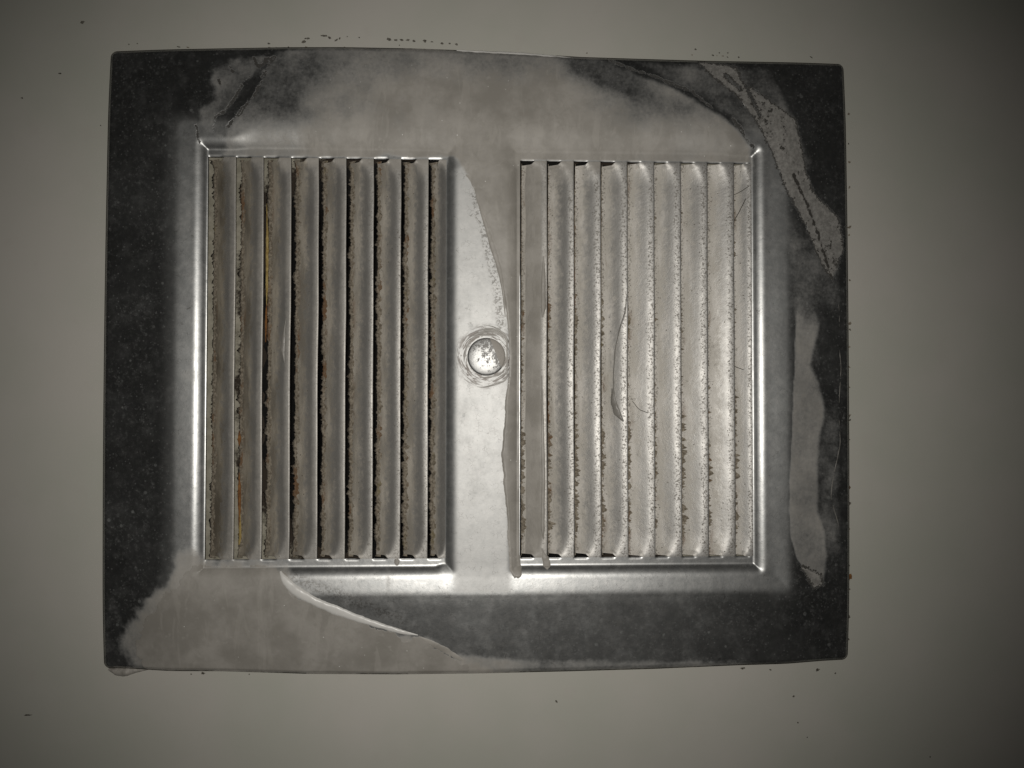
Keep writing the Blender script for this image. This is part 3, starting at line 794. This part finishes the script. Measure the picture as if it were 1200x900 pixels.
# bead along the top edge and a blob that ran out under the lower left corner
edge_h = lambda x, y: np.full_like(x, -0.9)
ribbon('paint_bead', [(535, 56), (570, 59), (610, 61), (650, 64), (695, 67)], [0.3, 0.9, 1.0, 0.8, 0.2], 0.5, M_ridge, grille, h=edge_h, seed=9)
ribbon('paint_bead', [(555, 61), (600, 64), (640, 67)], [0.2, 0.6, 0.2], 0.2, M_ridge, grille, seed=10)
ribbon('paint_drip', [(122, 788), (134, 791), (142, 791), (152, 789), (178, 786)], [0.4, 1.6, 1.9, 1.3, 0.2], 1.5, M_paint, grille, h=lambda x, y: np.full_like(x, HW), seed=11, lo=-0.3)
ribbon('paint_ridge', [(982, 330), (985, 370), (984, 400), (987, 430), (984, 480), (986, 520), (976, 565), (974, 585), (983, 612), (985, 625)], [0.05, 0.22, 0.12, 0.3, 0.15, 0.22, 0.3, 0.15, 0.22, 0.05], 0.12, M_drip, grille, seed=31, n=260)
# drips hanging at the right bank
pan = lambda x, y: np.full_like(x, HPAN)
ribbon('paint_drip', [(603, 640), (604, 655), (605.5, 666), (606.3, 671), (606.8, 674), (607, 677)], [1.4, 1.7, 2.0, 1.9, 1.5, 0.05], 0.35, M_paint, grille, seed=12, lo=-0.2)
ribbon('paint_drip', [(635, 642), (637, 650), (640, 657), (641, 663), (641, 667)], [0.1, 0.8, 1.6, 1.8, 0.2], 0.3, M_paint, grille, seed=13, lo=-0.2)
def slat_h(bank, k):
    me = SL[bank, k].data; n = len(ROWS) * 25
    co = np.array([v.co for v in me.vertices[:n]]) / MM
    cx = co[:25 * 50, 0].reshape(-1, 25)[49]; ch = -co[:25 * 50, 1].reshape(-1, 25)[49]
    return lambda x, y: np.interp(x, cx, ch)
ribbon('paint_drip', [(735, 345), (733, 365), (727, 385), (722, 410), (720, 440), (721, 462)], [0.12, 0.24, 0.26, 0.3, 0.28, 0.4], 0.4, M_drip, SL[1, 3], h=slat_h(1, 3), seed=14)
ribbon('paint_drip', [(719, 455), (720, 470), (724, 484), (731, 494)], [0.35, 1.1, 1.3, 0.3], 0.8, M_drip, SL[1, 3], h=slat_h(1, 3), seed=15)
ribbon('paint_drip', [(637, 300), (637, 330), (637, 360), (636, 372)], [0.2, 0.8, 0.9, 0.2], 0.25, M_paint, SL[1, 0], h=pan, seed=16)
ribbon('paint_drip', [(635, 440), (636, 500), (637, 560), (636, 620), (637, 632)], [0.2, 0.5, 0.6, 0.7, 0.2], 0.25, M_paint, SL[1, 0], h=pan, seed=17)
ribbon('paint_drip', [(335, 372), (333, 385), (331, 410), (333, 425)], [0.1, 0.5, 0.7, 0.1], 0.15, M_drip, SL[-1, 2], h=pan, seed=18)
ribbon('paint_drip', [(464, 655), (465, 659), (465, 663)], [0.6, 1.1, 0.5], 0.25, M_paint, grille, seed=19)

# hairs caught on the slats
def hair(pts, k, seed):
    hf = slat_h(1, k)
    ribbon('fibre', pts, [0.12] * len(pts), 0.25, M_hair, SL[1, k], h=lambda x, y: hf(x, y) + 0.15, jit=0.0, seed=seed, n=30)
hair([(859, 227), (868, 224), (878, 218)], 8, 1); hair([(860, 263), (868, 248), (875, 232)], 8, 2)
hair([(860, 425), (866, 430), (873, 433)], 8, 3); hair([(743, 470), (750, 480), (760, 484)], 4, 4)
# rust and yellow crust in the first slits
def crust(pts, widths, mat, seed, dep=-6.0):
    ribbon('rust_crust', pts, widths, 0.5, mat, grille, h=dep, seed=seed, jit=0.3)
M_foam = mat_simple('yellowed sealant', (0.25, 0.17, 0.05), (0.40, 0.31, 0.12), 1.5, 0.9, 0.3)
crust([(276, 505), (276.5, 515), (276, 524)], [0.1, 0.8, 0.1], M_rust, 13, -2.7)
crust([(276, 555), (276.5, 585), (276.5, 620)], [0.1, 0.7, 0.3], M_rust, 3, -2.7)
crust([(277, 598), (277.5, 625), (278, 652)], [0.1, 0.8, 0.8], M_foam, 4, -2.7)
crust([(309, 235), (309.5, 280), (309, 330), (308.5, 360)], [0.1, 0.55, 0.5, 0.1], M_foam, 5, -2.8)
crust([(308.5, 352), (308, 372), (307.5, 400)], [0.1, 0.5, 0.1], M_rust, 6, -2.8)
crust([(258, 188), (262, 196), (270, 206)], [0.6, 1.4, 0.4], M_rust, 7, -2.4)

# ------------------------------------------------------------------ domed fixing in the middle of the bar
def knob():
    n = NT('worn domed rivet')
    x, y, z = n.sep()
    mid = n.noise(1.3, 5, 0.65); fine = n.noise(0.4, 4, 0.7)
    diag = n.add(n.mul(n.math('SUBTRACT', x, 1.1), 0.022), n.mul(n.math('SUBTRACT', z, 0.4), 0.022))
    worn = n.ramp(n.add(n.add(mid, n.mul(n.math('SUBTRACT', fine, 0.5), 0.7)), diag), 0.52, 0.62)
    col = n.mix(worn, (0.50, 0.50, 0.49), (0.27, 0.262, 0.25))
    px = n.add(n.add(n.math('SUBTRACT', x, 1.1), n.mul(n.math('SUBTRACT', z, 0.4), 0.42)), n.mul(n.math('SUBTRACT', n.noise(2.5, 4), 0.5), 1.6))
    pf = n.ramp(px, 3.7, 4.0)
    col = n.mix(pf, col, PAINT)
    metal = n.mul(n.math('SUBTRACT', 1.0, pf), n.mixf(worn, 1.0, 0.35))
    rough = n.mixf(worn, 0.50, 0.58)
    m = n.out(col, rough, metal, n.bump(n.add(n.mul(mid, 1.0), n.mul(worn, 0.4)), 0.10, 0.6))
    cx, cy = at(570, 418, 3.4); hb = 2.8
    prof = [(7.3, -0.1), (7.25, 0.12), (6.75, 0.10), (6.7, 0.0), (6.62, 0.7), (6.45, 1.05)]
    Rr = 6.45
    for k in range(1, 15):
        r = Rr * (1 - k / 14.0); prof.append((r, 1.05 + 0.50 * (1 - (r / Rr) ** 2) + 0.22 * (1 - (r / Rr) ** 6)))
    N = 72; V = []; F = []
    for r, h in prof[:-1]:
        for k in range(N):
            t = 2 * math.pi * k / N
            V.append((cx + r * math.cos(t), cy + r * math.sin(t), hb + h))
    V.append((cx, cy, hb + prof[-1][1]))
    for j in range(len(prof) - 2):
        for k in range(N):
            k2 = (k + 1) % N
            F.append((j * N + k, (j + 1) * N + k, (j + 1) * N + k2, j * N + k2))
    b = (len(prof) - 2) * N
    for k in range(N): F.append((b + k, len(V) - 1, b + (k + 1) % N))
    V = np.array(V)
    F = [f[::-1] for f in F]
    return mesh('rivet_head', world_pts(V[:, 0], V[:, 1], V[:, 2]), F, m, grille, True)
knob()
M_crust = mat_paint('crusted paint', 1.25, 0.45)
rk = np.random.RandomState(12)
for i in range(13):
    a0 = math.radians(rk.uniform(-200, 40)); da = math.radians(rk.uniform(35, 95)); rr_ = rk.uniform(25, 36)
    if i < 4: a0 = math.radians(-170 + 25 * i); rr_ = 26 + 3 * i; da = math.radians(110)
    pts = []
    for q in range(9):
        a = a0 + da * q / 8; r = rr_ * (1 + 0.04 * math.sin(5 * a + i))
        px_, py_ = 570 + r * math.cos(a), 418 + r * math.sin(a)
        pts.append((min(max(px_, 541), 594), py_))
    ribbon('paint_crust', pts, [0.05, 0.2, 0.3, 0.35, 0.3, 0.35, 0.3, 0.2, 0.05], 0.28, M_crust, grille, seed=40 + i, n=60)

# ------------------------------------------------------------------ small dirt on the wall and the rim
def fleck(px, py, size, stretch, ang, mat, parent, h, name, seed):
    rs = np.random.RandomState(seed)
    cx, cy = at(px, py, h); N = 14
    V = [(cx, cy, h + 0.12 * min(size, 1.2))]
    for rr in (0.6, 1.0):
        for k in range(N):
            t = 2 * math.pi * k / N
            r = size * rr * (0.55 + 0.75 * rs.rand())
            a, b = r * math.cos(t) * stretch, r * math.sin(t)
            V.append((cx + a * math.cos(ang) - b * math.sin(ang), cy + a * math.sin(ang) + b * math.cos(ang), h + (0.09 * min(size, 1.2) if rr < 1 else 0.01)))
    F = [(0, 1 + k, 1 + (k + 1) % N) for k in range(N)] + [(1 + k, 1 + N + k, 1 + N + (k + 1) % N, 1 + (k + 1) % N) for k in range(N)]
    V = np.array(V)
    return mesh(name, world_pts(V[:, 0], V[:, 1], V[:, 2]), [f[::-1] for f in F], mat, parent, False)
FK = [(97, 26, .55, 1.3, 0), (26, 115, .3, 1.6, .2), (118, 147, .25, 1, 0), (151, 52, .3, 1, 1), (161, 51, .25, 1, 0), (358, 45, .3, 1.5, 0), (315, 51, .3, 1.6, 0), (324, 56, .25, 2, 0), (338, 55, .25, 1, 0),
      (356, 49, .45, 1.8, -.4), (361, 45, .35, 1.7, 0), (380, 42, .5, 2.4, .1), (386, 44, .4, 2, .8), (394, 47, .4, 1.8, -.5), (398, 45, .3, 1.5, -.9), (407, 43, .25, 1, 0), (421, 44, .3, 1, 0),
      (456, 46, .6, 1.6, 0), (464, 47, .35, 2, 0), (471, 47, .4, 1.8, .2), (478, 47, .4, 1.6, 0), (485, 48, .35, 1.7, 0), (498, 48, .5, 1.5, .3), (506, 49, .25, 2, 0), (518, 51, .35, 1.6, .5), (527, 51, .3, 1.5, 0), (535, 52, .35, 1.7, .2), (468, 53, .25, 1, 0),
      (815, 58, .35, 1.2, 0), (843, 62, .25, 1, 0), (853, 62, .3, 1, 0), (238, 789, .5, 1.5, .3), (224, 790, .25, 1, 0), (292, 790, .25, 1, 0), (652, 822, .35, 1.7, .8), (870, 783, .4, 2.4, 0), (903, 785, .3, 2, .2), (958, 785, .45, 2, -.2), (979, 789, .3, 1, 0),
      (930, 816, .35, 1.3, -.5), (935, 847, .3, 1, 0), (946, 864, .25, 1, 0), (1090, 887, .3, 1.2, 0), (33, 838, .3, 4, 0), (994, 749, .35, 1.5, 0), (70, 86, .25, 3, 0)]
for i, (a, b, s_, st, an) in enumerate(FK):
    fleck(a, b, s_, st, an, M_fleck, wall, HW + 0.02, 'dirt_fleck', i)
rs = np.random.RandomState(3)
for i in range(24):
    y = 95 + rs.rand() ** 0.8 * 640
    x = 993.5 + 2.2 * (1 - ((y - 420) / 350) ** 2) * 0.6 + rs.rand() * 1.6
    fleck(x, y, 0.25 + 0.3 * rs.rand(), 0.8 + rs.rand(), rs.rand() * 3, M_dust if i % 3 else M_fleck, wall, HW + 0.02, 'dust_crumb', 200 + i)
fleck(996, 676, 1.0, 0.8, 0.2, M_rust, wall, HW + 0.02, 'rust_crumb', 500)
for i in range(13):
    x = 140 + rs.rand() * 840
    fleck(x, 60 + 13 * (x - 130) / 861 - 3 - 4.5 * math.exp(-((x - 450) / 140) ** 2) - rs.rand() * 3, 0.15 + 0.2 * rs.rand(), 1 + rs.rand() * 2, rs.rand(), M_dust if i % 2 else M_fleck, wall, HW + 0.02, 'dust_crumb', 300 + i)
